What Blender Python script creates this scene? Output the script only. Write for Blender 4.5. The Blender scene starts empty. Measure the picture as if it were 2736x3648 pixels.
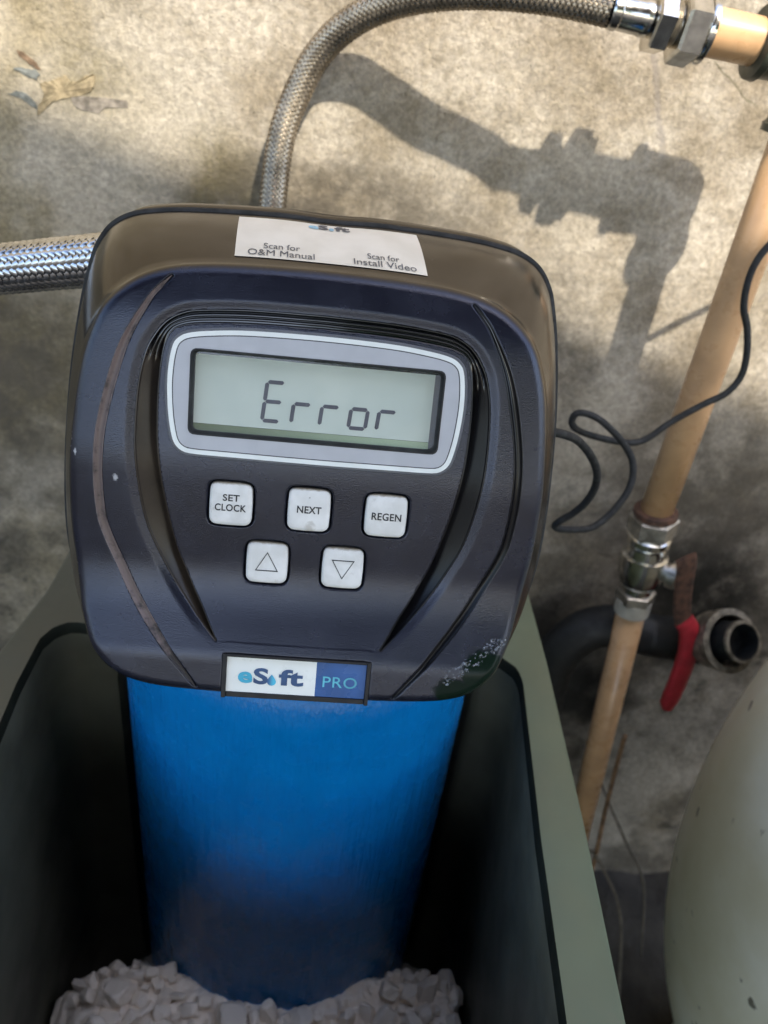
import bpy, bmesh, math, random
import numpy as np
from mathutils import Vector, Matrix, noise
from mathutils.bvhtree import BVHTree
random.seed(7)
rad = math.radians
SC = bpy.context.scene
COL = SC.collection
# ------------------------------------------------------------------ camera
CW = ((0.99378, -0.078236, -0.079243), (-0.0227005, 0.554343, -0.831978), (0.1090186, 0.828603, 0.549120))
CP = (0.003954, -0.261852, 0.175123)
cam = bpy.data.cameras.new('camera')
cam.sensor_fit = 'VERTICAL'
cam.sensor_height = 36
cam.sensor_width = 27
cam.lens = 2900 / 3648 * 36
cam.clip_start = 0.01
cam.clip_end = 500
cam.dof.use_dof = True
cam.dof.focus_distance = 0.312
cam.dof.aperture_fstop = 12.0
cam_o = bpy.data.objects.new('camera', cam)
COL.objects.link(cam_o)
m = Matrix(CW).to_4x4()
m.translation = Vector(CP)
cam_o.matrix_world = m
SC.camera = cam_o
# ------------------------------------------------------------------ light
TO_SUN = Vector((0.030, -0.070, 0.092)).normalized()
wd = bpy.data.worlds.new('World')
SC.world = wd
wd.use_nodes = True
nt = wd.node_tree
bg = nt.nodes['Background']
sky = nt.nodes.new('ShaderNodeTexSky')
sky.sky_type = 'NISHITA'
sky.sun_disc = False
sky.sun_elevation = math.asin(TO_SUN.z)
sky.sun_rotation = math.atan2(TO_SUN.x, TO_SUN.y)
sky.air_density = 1.0
sky.dust_density = 2.0
nt.links.new(sky.outputs[0], bg.inputs[0])
bg.inputs[1].default_value = 0.15
sun = bpy.data.lights.new('sun', 'SUN')
sun.energy = 2.15
sun.angle = rad(1.0)
sun.color = (1.0, 0.92, 0.80)
sun_o = bpy.data.objects.new('sun', sun)
COL.objects.link(sun_o)
sun_o.rotation_euler = (-TO_SUN).to_track_quat('-Z', 'Y').to_euler()
SC.view_settings.view_transform = 'Standard'
SC.view_settings.look = 'None'
SC.view_settings.gamma = 1
SC.view_settings.exposure = 1.9
# ------------------------------------------------------------------ materials
class NT:
    """small node helper"""
    def __init__(s, name):
        s.m = bpy.data.materials.new(name)
        s.m.use_nodes = True
        s.t = s.m.node_tree
        s.b = s.t.nodes['Principled BSDF']
        s._co = None
    def co(s):
        if s._co is None:
            s._co = s.t.nodes.new('ShaderNodeTexCoord').outputs['Object']
        return s._co
    def put(s, inp, v):
        if hasattr(v, 'links') or isinstance(v, bpy.types.NodeSocket):
            s.t.links.new(v, inp)
        else:
            if isinstance(v, tuple) and len(v) == 3 and inp.type == 'RGBA':
                v = v + (1,)
            inp.default_value = v
    def noise(s, scale, detail=3, rough=.55, vec=None, out=0):
        n = s.t.nodes.new('ShaderNodeTexNoise')
        s.t.links.new(vec or s.co(), n.inputs['Vector'])
        n.inputs['Scale'].default_value = scale
        n.inputs['Detail'].default_value = detail
        n.inputs['Roughness'].default_value = rough
        return n.outputs[out]
    def voro(s, scale, vec=None):
        n = s.t.nodes.new('ShaderNodeTexVoronoi')
        s.t.links.new(vec or s.co(), n.inputs['Vector'])
        n.inputs['Scale'].default_value = scale
        return n.outputs['Distance']
    def math(s, op, a, b=0.0, c=0.0, clamp=False):
        n = s.t.nodes.new('ShaderNodeMath')
        n.operation = op
        n.use_clamp = clamp
        s.put(n.inputs[0], a); s.put(n.inputs[1], b); s.put(n.inputs[2], c)
        return n.outputs[0]
    def ramp(s, x, a, b, lo=0.0, hi=1.0):
        n = s.t.nodes.new('ShaderNodeMapRange')
        n.interpolation_type = 'SMOOTHSTEP'
        s.put(n.inputs[0], x)
        n.inputs[1].default_value = a; n.inputs[2].default_value = b
        n.inputs[3].default_value = lo; n.inputs[4].default_value = hi
        return n.outputs[0]
    def mix(s, f, a, b, mode='MIX'):
        n = s.t.nodes.new('ShaderNodeMix')
        n.data_type = 'RGBA'
        n.blend_type = mode
        s.put(n.inputs[0], f); s.put(n.inputs[6], a); s.put(n.inputs[7], b)
        return n.outputs[2]
    def xyz(s, vec=None):
        n = s.t.nodes.new('ShaderNodeSeparateXYZ')
        s.t.links.new(vec or s.co(), n.inputs[0])
        return n.outputs
    def scale(s, v, vec=None):
        n = s.t.nodes.new('ShaderNodeVectorMath')
        n.operation = 'MULTIPLY'
        s.t.links.new(vec or s.co(), n.inputs[0])
        n.inputs[1].default_value = v
        return n.outputs[0]
    def warp(s, scale, amt):
        n = s.t.nodes.new('ShaderNodeVectorMath'); n.operation = 'MULTIPLY_ADD'
        s.t.links.new(s.noise(scale, 3, out=1), n.inputs[0])
        n.inputs[1].default_value = (amt,) * 3
        s.t.links.new(s.co(), n.inputs[2])
        return n.outputs[0]
    def spot(s, c, r, soft=.5, vec=None):
        """1 inside an ellipse (centre c, radii r, any axis given None is ignored)"""
        o = s.xyz(vec)
        acc = None
        for i in range(3):
            if r[i] is None:
                continue
            d = s.math('DIVIDE', s.math('SUBTRACT', o[i], c[i]), r[i])
            d = s.math('MULTIPLY', d, d)
            acc = d if acc is None else s.math('ADD', acc, d)
        return s.ramp(acc, 1 + soft, 1 - soft)
    def bump(s, h, strength=.3, dist=.001):
        n = s.t.nodes.new('ShaderNodeBump')
        n.inputs['Strength'].default_value = strength
        n.inputs['Distance'].default_value = dist
        s.t.links.new(h, n.inputs['Height'])
        s.t.links.new(n.outputs[0], s.b.inputs['Normal'])
    def set(s, **k):
        names = dict(col='Base Color', rough='Roughness', metal='Metallic', spec='Specular IOR Level', coat='Coat Weight',
                     coatr='Coat Roughness', alpha='Alpha', trans='Transmission Weight', ior='IOR', emit='Emission Color')
        for a, v in k.items():
            s.put(s.b.inputs[names[a]], v)
        return s

def simple(name, col, rough=.5, metal=0., var=.25, nscale=60, bump=.15, bdist=.0004, spec=.5):
    n = NT(name)
    k = n.noise(nscale, 4)
    f = n.ramp(k, .3, .7)
    dark = tuple(c * (1 - var) for c in col)
    lite = tuple(min(1, c * (1 + var * .6)) for c in col)
    n.set(col=n.mix(f, dark, lite), rough=n.ramp(n.noise(nscale * 2.3, 3), .2, .8, max(.03, rough * .75), min(1, rough * 1.25)), metal=metal, spec=spec)
    if bump:
        n.bump(n.noise(nscale * 9, 3), bump, bdist)
    return n.m

M = {}
# textured black plastic of the face, with a wet patch (smooth) at its lower right corner and worn scuffs
n = NT('grained_black_plastic')
wet = n.math('MAXIMUM', n.spot((.0785, -.0600, 0), (.0090, .0095, None), .35, n.warp(260, .005)), n.spot((.0680, -.0690, 0), (.0095, .0060, None), .4, n.warp(260, .005)))
grain = n.noise(2100, 2, .6)
smear = n.noise(38, 5, .65)
pale_tone = n.ramp(n.noise(900, 2), .70, .78)  # dust specks on the face plastic
scuff = n.math('MAXIMUM', n.spot((-.0876, .0165, 0), (.0005, .0014, None), .5, n.warp(900, .0016)), n.spot((-.0722, .0082, 0), (.0009, .0013, None), .6, n.warp(900, .0022)))
col = n.mix(n.ramp(smear, .35, .7), (.0058, .0062, .0125), (.0100, .0108, .0200))
col = n.mix(n.math('MULTIPLY', pale_tone, .25), col, (.10, .10, .11))
col = n.mix(n.math('MULTIPLY', scuff, .8), col, (.5, .5, .52))
rg = n.ramp(smear, .3, .7, .19, .29)
n.set(col=n.mix(wet, col, (.006, .013, .008)), rough=n.mix(wet, rg, (.22, .22, .22)), spec=n.ramp(wet, 0, 1, .62, .12))
n.put(n.b.inputs['Specular Tint'], (.80, .84, 1.0))  # blue of the sky's sheen put into the specular tint
n.bump(n.math('MULTIPLY', grain, n.math('SUBTRACT', 1.0, wet)), .55, .00018)
M['grain'] = n.m
n = NT('smooth_black_plastic')
sm = n.noise(45, 5, .65)
sp = n.ramp(n.noise(700, 2), .72, .80)
n.set(col=n.mix(n.math('MULTIPLY', sp, .3), n.mix(n.ramp(sm, .3, .75), (.006, .006, .007), (.012, .011, .010)), (.16, .15, .13)), rough=n.ramp(sm, .3, .7, .15, .24), spec=.75)
n.put(n.b.inputs['Specular Tint'], (1.0, .88, .72))  # warm reflection of the wall put into the specular tint
n.bump(n.noise(160, 3), .04, .0004)
M['smooth'] = n.m
n = NT('pinkish_brown_groove')
n.set(col=n.mix(n.ramp(n.math('ADD', n.noise(160, 4, .7), n.ramp(n.xyz()[1], -.075, -.045, -.3, 0.)), .30, .52), (.030, .024, .024), (.150, .112, .104)), rough=.5)  # left groove: pinkish brown, darker towards its foot
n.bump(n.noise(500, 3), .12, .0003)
M['pale_tone'] = n.m
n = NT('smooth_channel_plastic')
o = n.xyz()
fl = n.math('MULTIPLY', n.ramp(o[0], .01, -.03), n.ramp(n.noise(60, 4), .25, .7, .55, 1.))  # left half browned: a warm reflection put into the colour
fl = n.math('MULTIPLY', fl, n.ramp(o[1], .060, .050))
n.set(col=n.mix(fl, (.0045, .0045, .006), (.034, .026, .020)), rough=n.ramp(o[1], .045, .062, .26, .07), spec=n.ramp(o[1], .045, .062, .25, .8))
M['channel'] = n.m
n = NT('gloss_black_plastic')
n.set(col=(.006, .006, .008), rough=n.ramp(n.noise(60, 4), .3, .7, .08, .15), spec=.6)
M['gloss'] = n.m
M['rubber'] = simple('black_rubber', (.010, .011, .011), .75, var=.3, nscale=90)
M['dark_edge'] = simple('matt_black_edge', (.006, .006, .008), .55)
M['bezel_grey'] = simple('grey_bezel_print', (.42, .43, .46), .42, var=.05, nscale=80, bump=.05)
M['bezel_white'] = simple('silver_white_print', (.74, .77, .75), .40, var=.05, nscale=80, bump=.05)
M['bezel_dark'] = simple('dark_grey_print', (.10, .105, .12), .5, var=.15)
M['line'] = simple('thin_dark_print', (.05, .05, .055), .5)
n = NT('liquid_crystal')
n.set(col=n.mix(n.ramp(n.noise(30, 3), .3, .7), (.43, .49, .435), (.51, .565, .50)), rough=.5, spec=.3)
M['lcd'] = n.m
n = NT('green_reflection_paint')
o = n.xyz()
n.set(col=n.mix(n.ramp(o[0], -.05, .045), (.10, .13, .06), (.30, .38, .24)), rough=.35)  # green gradient stands in for a reflection below the screen
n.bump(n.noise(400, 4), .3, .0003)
M['green_reflection'] = n.m
M['segment'] = simple('display_segment_ink', (.012, .014, .035), .5)
n = NT('clear_window')
n.set(col=(1., 1., 1.), rough=.04, alpha=.06, spec=.5)
M['glass'] = n.m
# buttons: off-white rubber with grime along the upper bevel and grey smudges
n = NT('offwhite_button')
o = n.xyz()
wn = n.warp(260, .003)
grime = n.ramp(n.math('ADD', o[1], n.math('MULTIPLY', n.noise(500, 3), .0012)), .0080, .0090)
stain = n.math('MULTIPLY', n.spot((.0021, -.0052, 0), (.0024, .0026, None), .35, wn), n.ramp(n.noise(260, 4), .30, .6))
tone = n.ramp(n.noise(90, 4), .35, .7)
c = n.mix(tone, (.66, .655, .63), (.76, .755, .735))
c = n.mix(n.math('MULTIPLY', stain, .55), c, (.36, .33, .28))
c = n.mix(n.math('MULTIPLY', grime, .8), c, (.20, .14, .07))
n.set(col=c, rough=.45)
n.bump(n.noise(900, 2), .12, .0002)
M['button_smudged'] = n.m
n = NT('clean_offwhite_button')
o = n.xyz()
pos = n.t.nodes.new('ShaderNodeNewGeometry').outputs['Position']
grime = n.ramp(n.math('ADD', o[1], n.math('MULTIPLY', n.noise(500, 3, vec=pos), .0014)), .0080, .0091)
c = n.mix(n.ramp(n.noise(120, 4, vec=pos), .35, .7), (.62, .615, .59), (.74, .735, .715))
c = n.mix(n.math('MULTIPLY', n.ramp(n.noise(210, 4, .7, vec=pos), .60, .72), .35), c, (.42, .39, .34))
c = n.mix(n.math('MULTIPLY', grime, .8), c, (.20, .14, .07))
n.set(col=c, rough=.45)
n.bump(n.noise(900, 2), .12, .0002)
M['button'] = n.m
M['ink'] = simple('black_ink', (.02, .02, .022), .6)
M['ink_grey'] = simple('grey_ink', (.09, .09, .10), .6)
M['white_print'] = simple('white_print', (.80, .82, .79), .32, var=.04, bump=.02)
M['blue_print'] = simple('blue_print', (.025, .10, .30), .28, var=.2, nscale=40, bump=.02)
M['navy_ink'] = simple('navy_ink', (.025, .075, .19), .4)
M['cyan_ink'] = simple('cyan_ink', (.06, .50, .72), .4)
M['aqua_ink'] = simple('aqua_ink', (.10, .45, .58), .4)
n = NT('drop_ink')
o = n.xyz()
n.set(col=n.mix(n.ramp(o[0], -.0115, -.0085), (.03, .10, .26), (.07, .50, .70)), rough=.4)
M['drop_ink'] = n.m
n = NT('paper_sticker')
n.set(col=n.mix(n.ramp(n.noise(60, 4), .3, .7), (.66, .60, .50), (.74, .68, .58)), rough=.5)
n.bump(n.noise(300, 3), .1, .0003)
M['paper'] = n.m
M['sticker_ink'] = simple('sticker_ink', (.10, .10, .11), .6)
M['faded_blue'] = simple('faded_blue_ink', (.30, .50, .60), .6)
# blue tank: wound glass fibre under gel coat, vertical sags
n = NT('blue_gelcoat')
v = n.scale((75, 75, 8))
sag = n.noise(2.2, 4, .6, v)
n.set(col=n.mix(n.ramp(n.noise(14, 4), .3, .7), (.000, .120, .36), (.001, .155, .44)), rough=n.ramp(n.noise(50, 3), .3, .7, .20, .32), spec=.20, coat=.12, coatr=.05)
n.bump(n.math('ADD', sag, n.math('MULTIPLY', n.noise(120, 3), .25)), .5, .004)
M['blue'] = n.m
# cabinet
n = NT('olive_green_plastic')
c = n.mix(n.ramp(n.noise(9, 4, .6), .3, .7), (.105, .122, .078), (.115, .147, .094))
c = n.mix(n.math('MULTIPLY', n.ramp(n.noise(28, 5, .7), .55, .8), .5), c, (.15, .14, .095))
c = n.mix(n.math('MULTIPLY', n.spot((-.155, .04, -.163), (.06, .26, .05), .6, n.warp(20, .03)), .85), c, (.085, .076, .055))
n.set(col=c, rough=n.ramp(n.noise(60, 4), .3, .7, .38, .55))
n.bump(n.noise(300, 3), .08, .0004)
M['cabinet'] = n.m
M['cab_in'] = simple('dark_inner_plastic', (.088, .086, .058), .55, var=.4, nscale=12)
M['teal'] = simple('dark_teal_plastic', (.012, .014, .010), .8, spec=.1, var=.3, nscale=30)
n = NT('salt_crystal')
n.set(col=n.mix(n.ramp(n.noise(120, 4), .3, .7), (.86, .74, .61), (.95, .86, .75)), rough=.5)
n.b.inputs['Subsurface Weight'].default_value = 0.0
n.bump(n.noise(600, 4), .35, .0008)
M['salt'] = n.m
# pipes, metals
M['steel'] = simple('braided_steel', (.60, .60, .62), .22, metal=1., var=.25, nscale=140, bump=.1)
M['grey_braid'] = simple('dull_grey_braid', (.34, .285, .215), .28, metal=.75, var=.35, nscale=90, bump=.1)
M['hose_core'] = simple('black_hose_core', (.015, .015, .017), .6)
M['chrome'] = simple('chromed_brass', (.66, .64, .60), .16, metal=1., var=.25, nscale=120, bump=.12)
M['dull_metal'] = simple('dull_plated_brass', (.52, .48, .41), .34, metal=.9, var=.45, nscale=110, bump=.25)
M['grey_collar'] = simple('grey_plastic_collar', (.44, .41, .34), .5)
M['pipe'] = simple('yellowed_cream_pipe', (.52, .315, .160), .30, var=.16, nscale=35, bump=.06)
M['collar_dark'] = simple('dark_green_collar', (.045, .050, .035), .4, var=.4)
M['rust'] = simple('rusty_steel', (.075, .035, .020), .7, var=.6, nscale=160, bump=.4)
M['red'] = simple('red_vinyl', (.42, .025, .035), .45, var=.25, nscale=60, bump=.1)
M['black_pipe'] = simple('black_polyethylene', (.008, .009, .009), .62, var=.4)
M['rim_metal'] = simple('rust_rimmed_metal', (.22, .19, .14), .45, metal=.3, var=.6, nscale=150, bump=.3)
M['straw'] = simple('dry_stalk', (.24, .14, .07), .7, var=.5, nscale=120)
M['grey_straw'] = simple('pale_dry_stalk', (.13, .11, .08), .7, var=.4, nscale=120)
n = NT('cream_tank_paint')
sp = n.ramp(n.voro(42, n.warp(150, .010)), .17, .09)
sp = n.math('MULTIPLY', sp, n.ramp(n.noise(22, 2), .46, .56))
c = n.mix(n.ramp(n.noise(7, 5, .6), .3, .75), (.70, .66, .50), (.90, .89, .80))
c = n.mix(n.math('MULTIPLY', sp, .85), c, (.06, .05, .03))
n.set(col=c, rough=n.ramp(n.noise(40, 3), .3, .7, .35, .5))
n.bump(n.noise(90, 4), .1, .001)
M['tank_paint'] = n.m
n = NT('dark_soil')
n.set(col=n.mix(n.ramp(n.noise(9, 6, .65), .3, .7), (.018, .015, .011), (.07, .06, .045)), rough=.9)
n.bump(n.noise(60, 6, .7), .8, .01)
M['soil'] = n.m
n = NT('shade_sheet')
n.set(col=n.mix(n.ramp(n.noise(5, 4), .3, .7), (.06, .055, .05), (.11, .10, .09)), rough=.6)
M['roof'] = n.m  # material of the added unseen shade sheet
# wall: damp, weathered lime plaster
n = NT('weathered_plaster')
KW = 1.0623
mp = n.t.nodes.new('ShaderNodeVectorMath'); mp.operation = 'MULTIPLY_ADD'
n.t.links.new(n.co(), mp.inputs[0])
mp.inputs[1].default_value = (1 / KW, 1, 1 / KW); mp.inputs[2].default_value = (.004 - .004 / KW, 0, .175 - .175 / KW)
n._co = mp.outputs[0]
big = n.noise(5.5, 5, .6)
mid = n.noise(22, 5, .62)
fine = n.noise(190, 4, .65)
tiny = n.noise(520, 3, .6)
o = n.xyz()
c = n.mix(n.ramp(mid, .32, .68), (.235, .195, .138), (.41, .365, .295))
c = n.mix(n.ramp(fine, .38, .75, 0, .55), c, (.20, .168, .112))
# olive algae, ochre and grey damp with shapes of their own
alg = n.math('MAXIMUM', n.spot((-.070, .058, .0), (.055, None, .050), .8, n.warp(14, .06)), n.spot((-.235, -.03, 0), (.10, None, .12), .8, n.warp(11, .08)))
alg = n.math('MAXIMUM', alg, n.spot((-.05, .0, .15), (.10, None, .018), .9, n.warp(16, .05)))
# (spots are given in x, y, z of the wall: y is ignored)
alg2 = n.math('MAXIMUM', n.spot((-.068, 0, .060), (.050, None, .055), .8, n.warp(14, .06)), n.spot((-.22, 0, -.045), (.11, None, .085), .8, n.warp(11, .08)))
alg2 = n.math('MAXIMUM', alg2, n.spot((-.13, 0, .115), (.06, None, .03), .9, n.warp(16, .05)))
c = n.mix(n.math('MULTIPLY', n.ramp(n.math('ADD', o[0], n.math('MULTIPLY', mid, .12)), -.02, -.16), .45), c, (.27, .225, .125))
c = n.mix(n.math('MULTIPLY', alg2, n.ramp(n.noise(70, 5, .7), .36, .60, .35, .95)), c, (.140, .115, .056))
damp = n.math('MULTIPLY', n.ramp(n.math('ADD', o[2], n.math('MULTIPLY', n.math('SUBTRACT', big, .5), .35)), .02, -.22), n.ramp(n.noise(17, 6, .7), .34, .60, .35, 1.))
c = n.mix(n.math('MULTIPLY', damp, .92), c, (.085, .074, .056))
blk = n.math('MULTIPLY', n.ramp(n.noise(26, 6, .72), .56, .68), n.ramp(o[2], .05, -.15))
c = n.mix(n.math('MULTIPLY', blk, .8), c, (.035, .032, .022))
blk2 = n.math('MULTIPLY', n.ramp(n.noise(240, 4, .7), .60, .74), .6)
c = n.mix(blk2, c, (.15, .125, .08))
pits = n.ramp(n.noise(420, 3, .6), .66, .76)
c = n.mix(n.math('MULTIPLY', pits, .65), c, (.06, .048, .028))
c = n.mix(n.ramp(n.noise(7.5, 4, .6), .50, .66, 0, .55), c, (.47, .42, .34))
c = n.mix(.52, c, n.mix(n.ramp(n.noise(330, 4, .7), .30, .72), (.55, .55, .55), (1.45, 1.43, 1.38)), 'MULTIPLY')
grey = n.math('MAXIMUM', n.spot((.150, 0, -.035), (.075, None, .095), .9, n.warp(13, .07)), n.spot((.345, 0, -.135), (.075, None, .070), .9, n.warp(13, .07)))
grey = n.math('MAXIMUM', grey, n.spot((-.215, 0, -.065), (.075, None, .090), .9, n.warp(13, .07)))
grey = n.math('MAXIMUM', grey, n.spot((.030, 0, .070), (.10, None, .030), .9, n.warp(15, .06)))
c = n.mix(n.math('MULTIPLY', grey, n.ramp(n.noise(52, 5, .7), .32, .60, .25, .85)), c, (.085, .073, .054))
mould = n.math('MAXIMUM', n.spot((.245, 0, -.345), (.070, None, .085), .8, n.warp(22, .06)), n.spot((.375, 0, -.245), (.075, None, .075), .8, n.warp(22, .06)))
mould = n.math('MAXIMUM', mould, n.spot((.30, 0, -.355), (.06, None, .045), .9, n.warp(22, .06)))
c = n.mix(n.math('MULTIPLY', mould, n.ramp(n.noise(38, 5, .7), .26, .54, .5, .97)), c, (.014, .013, .009))
w2 = n.warp(90, .006)
# hairline crack top right and a grey trickle under the fittings
ck = n.math('ABSOLUTE', n.math('SUBTRACT', n.xyz(w2)[2], n.math('MULTIPLY_ADD', n.xyz(w2)[0], -.62, .2945)))
ck = n.math('MULTIPLY', n.ramp(ck, .0011, .0003), n.math('MULTIPLY', n.ramp(o[0], .219, .224), n.ramp(o[0], .262, .250)))
c = n.mix(n.math('MULTIPLY', ck, .75), c, (.12, .11, .07))
tr = n.math('ABSOLUTE', n.math('SUBTRACT', n.xyz(n.warp(40, .008))[0], n.math('MULTIPLY_ADD', o[2], -.39, .2475)))
tr = n.math('MULTIPLY', n.ramp(tr, .0030, .0006), n.math('MULTIPLY', n.ramp(o[2], .090, .105), n.ramp(o[2], .165, .150)))
c = n.mix(n.math('MULTIPLY', tr, .38), c, (.20, .18, .17))
n.set(col=c, rough=.85, spec=.25)
h = n.math('ADD', n.math('MULTIPLY', fine, .6), n.math('MULTIPLY', tiny, .3))
h = n.math('SUBTRACT', h, n.math('MULTIPLY', pits, .35))
n.bump(h, .85, .0018)
M['plaster'] = n.m
for k_, c_ in (('brown', (.20, .135, .085)), ('blue', (.165, .172, .155)), ('ochre', (.30, .24, .145)), ('grey', (.235, .205, .165))):
    M['flake_' + k_] = simple('flake_' + k_, c_, .8, var=.45, nscale=170, bump=.4, bdist=.001, spec=.2)
n = NT('leaf_green')
lc = n.mix(n.noise(3, 2), (.09, .27, .06), (.19, .42, .10))
n.set(col=lc, rough=.5)
tl_ = n.t.nodes.new('ShaderNodeBsdfTranslucent'); n.put(tl_.inputs[0], lc)
mx_ = n.t.nodes.new('ShaderNodeMixShader'); mx_.inputs[0].default_value = .45
n.t.links.new(n.b.outputs[0], mx_.inputs[1]); n.t.links.new(tl_.outputs[0], mx_.inputs[2])
n.t.links.new(mx_.outputs[0], n.t.nodes['Material Output'].inputs[0])
M['leaf'] = n.m
M['bark'] = simple('bark', (.10, .07, .045), .85)
n = NT('water_bead')
n.set(col=(.9, .95, 1.), rough=.03, trans=.9, ior=1.33)
M['water'] = n.m
# ------------------------------------------------------------------ helpers
def props(o, label=None, cat=None, group=None, kind=None):
    for k, v in (('label', label), ('category', cat), ('group', group), ('kind', kind)):
        if v:
            o[k] = v
    return o
def thing(name, label, cat, loc=(0, 0, 0), group=None):
    o = bpy.data.objects.new(name, None)
    o.empty_display_size = .02
    o.location = loc
    COL.objects.link(o)
    return props(o, label, cat, group)
def mesh(name, verts, faces, mat=None, parent=None, smooth=True, frame=None, mats=None, idx=None, sharp=None):
    """links ONE mesh object; verts are in the coordinates of `frame` (a world matrix; default world)"""
    me = bpy.data.meshes.new(name)
    me.from_pydata([tuple(v) for v in verts], [], faces)
    for k in (mats or ([mat] if mat else [])):
        me.materials.append(M[k])
    if idx is not None:
        me.polygons.foreach_set('material_index', idx)
    me.polygons.foreach_set('use_smooth', [smooth] * len(me.polygons))
    me.update()
    if sharp:
        me.set_sharp_from_angle(angle=rad(sharp))
    return link(name, me, parent, frame)
def root_of(p):
    mw = Matrix.Identity(4)
    while p is not None:
        mw = p.matrix_local_ @ mw if False else Matrix.LocRotScale(p.location, p.rotation_euler, p.scale) @ mw
        p = p.parent
    return mw
def link(name, me, parent=None, frame=None):
    o = bpy.data.objects.new(name, me)
    COL.objects.link(o)
    mw = frame.copy() if frame is not None else Matrix.Identity(4)
    if parent is not None:
        o.parent = parent
        mw = root_of(parent).inverted() @ mw
    o.location = mw.to_translation()
    o.rotation_euler = mw.to_euler()
    return o
def merge(parts):
    V, F = [], []
    for v, f in parts:
        b = len(V)
        V += [tuple(x) for x in v]
        F += [tuple(i + b for i in q) for q in f]
    return V, F
def smooth_path(pts, step):
    P = [Vector(p) for p in pts]
    P = [P[0] * 2 - P[1]] + P + [P[-1] * 2 - P[-2]]
    out = []
    for i in range(1, len(P) - 2):
        a, b, c, d = P[i - 1:i + 3]
        k = max(2, int((c - b).length / step) + 1)
        for j in range(k):
            t = j / k
            out.append(.5 * ((2 * b) + (c - a) * t + (2 * a - 5 * b + 4 * c - d) * t * t + (3 * b - a - 3 * c + d) * t ** 3))
    out.append(P[-2])
    return out
def frames(P):
    T = [(P[min(i + 1, len(P) - 1)] - P[max(i - 1, 0)]).normalized() for i in range(len(P))]
    up = Vector((0, 0, 1)) if abs(T[0].z) < .9 else Vector((1, 0, 0))
    N = [(up - T[0] * up.dot(T[0])).normalized()]
    for i in range(1, len(P)):
        v = N[-1] - T[i] * N[-1].dot(T[i])
        N.append(v.normalized())
    return T, N, [T[i].cross(N[i]) for i in range(len(P))]
def tube(P, r, n=14, caps=True):
    T, N, B = frames(P)
    rr = r if callable(r) else (lambda t: r)
    V, F = [], []
    for i, p in enumerate(P):
        q = rr(i / (len(P) - 1))
        for j in range(n):
            a = 2 * math.pi * j / n
            V.append(p + (N[i] * math.cos(a) + B[i] * math.sin(a)) * q)
    for i in range(len(P) - 1):
        for j in range(n):
            F.append((i * n + j, i * n + (j + 1) % n, (i + 1) * n + (j + 1) % n, (i + 1) * n + j))
    if caps:
        F.append(tuple(range(n - 1, -1, -1)))
        F.append(tuple((len(P) - 1) * n + j for j in range(n)))
    return V, F
def lathe(p0, d, prof, n=32, cap0=True, cap1=True, phase=0.):
    """surface of revolution: prof = [(distance along d from p0, radius)]"""
    p0, d = Vector(p0), Vector(d).normalized()
    a = Vector((0, 0, 1)) if abs(d.z) < .9 else Vector((1, 0, 0))
    u = (a - d * a.dot(d)).normalized()
    v = d.cross(u)
    V, F = [], []
    for t, r in prof:
        for j in range(n):
            q = 2 * math.pi * j / n + phase
            V.append(p0 + d * t + (u * math.cos(q) + v * math.sin(q)) * r)
    for i in range(len(prof) - 1):
        for j in range(n):
            F.append((i * n + j, i * n + (j + 1) % n, (i + 1) * n + (j + 1) % n, (i + 1) * n + j))
    if cap0: F.append(tuple(range(n - 1, -1, -1)))
    if cap1: F.append(tuple((len(prof) - 1) * n + j for j in range(n)))
    return V, F
def hexnut(p0, d, L, r, c=.12, phase=0.):
    """hexagonal nut with chamfered corners"""
    return lathe(p0, d, [(0, r * (1 - c)), (L * .10, r), (L * .90, r), (L, r * (1 - c))], 6, phase=phase)
def loft(loops, closed_ends=(False, False)):
    n = len(loops[0])
    V = [p for l in loops for p in l]
    F = []
    for i in range(len(loops) - 1):
        for j in range(n):
            F.append((i * n + j, i * n + (j + 1) % n, (i + 1) * n + (j + 1) % n, (i + 1) * n + j))
    if closed_ends[0]: F.append(tuple(range(n - 1, -1, -1)))
    if closed_ends[1]: F.append(tuple((len(loops) - 1) * n + j for j in range(n)))
    return V, F
def ringfill(outer, inner, w):
    n = len(outer)
    V = [(p[0], p[1], w) for p in outer] + [(p[0], p[1], w) for p in inner]
    return V, [(i, (i + 1) % n, n + (i + 1) % n, n + i) for i in range(n)]
def box(x0, x1, y0, y1, z0, z1):
    V = [(x, y, z) for z in (z0, z1) for y in (y0, y1) for x in (x0, x1)]
    return V, [(0, 2, 3, 1), (4, 5, 7, 6), (0, 1, 5, 4), (2, 6, 7, 3), (0, 4, 6, 2), (1, 3, 7, 5)]
def closed_curve(pts, n):
    """n evenly spaced points along a closed Catmull-Rom curve"""
    P = np.array(pts, float)
    k = len(P)
    out = []
    for i in range(k):
        a, b, c, d = P[i - 1], P[i], P[(i + 1) % k], P[(i + 2) % k]
        t = np.linspace(0, 1, 24, endpoint=False)[:, None]
        out.append(.5 * (2 * b + (c - a) * t + (2 * a - 5 * b + 4 * c - d) * t ** 2 + (3 * b - a - 3 * c + d) * t ** 3))
    return resample(np.concatenate(out), n)
def resample(P, n, closed=True):
    Q = np.vstack([P, P[:1]]) if closed else P
    s = np.concatenate([[0], np.cumsum(np.linalg.norm(np.diff(Q, axis=0), axis=1))])
    x = np.linspace(0, s[-1], n, endpoint=not closed)
    return np.stack([np.interp(x, s, Q[:, 0]), np.interp(x, s, Q[:, 1])], 1)
def mirror_half(h):
    """half outline from top centre to bottom centre (u >= 0) -> full closed loop, clockwise from the top"""
    return h + [(-u, v) for u, v in reversed(h) if u > 1e-6]
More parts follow.
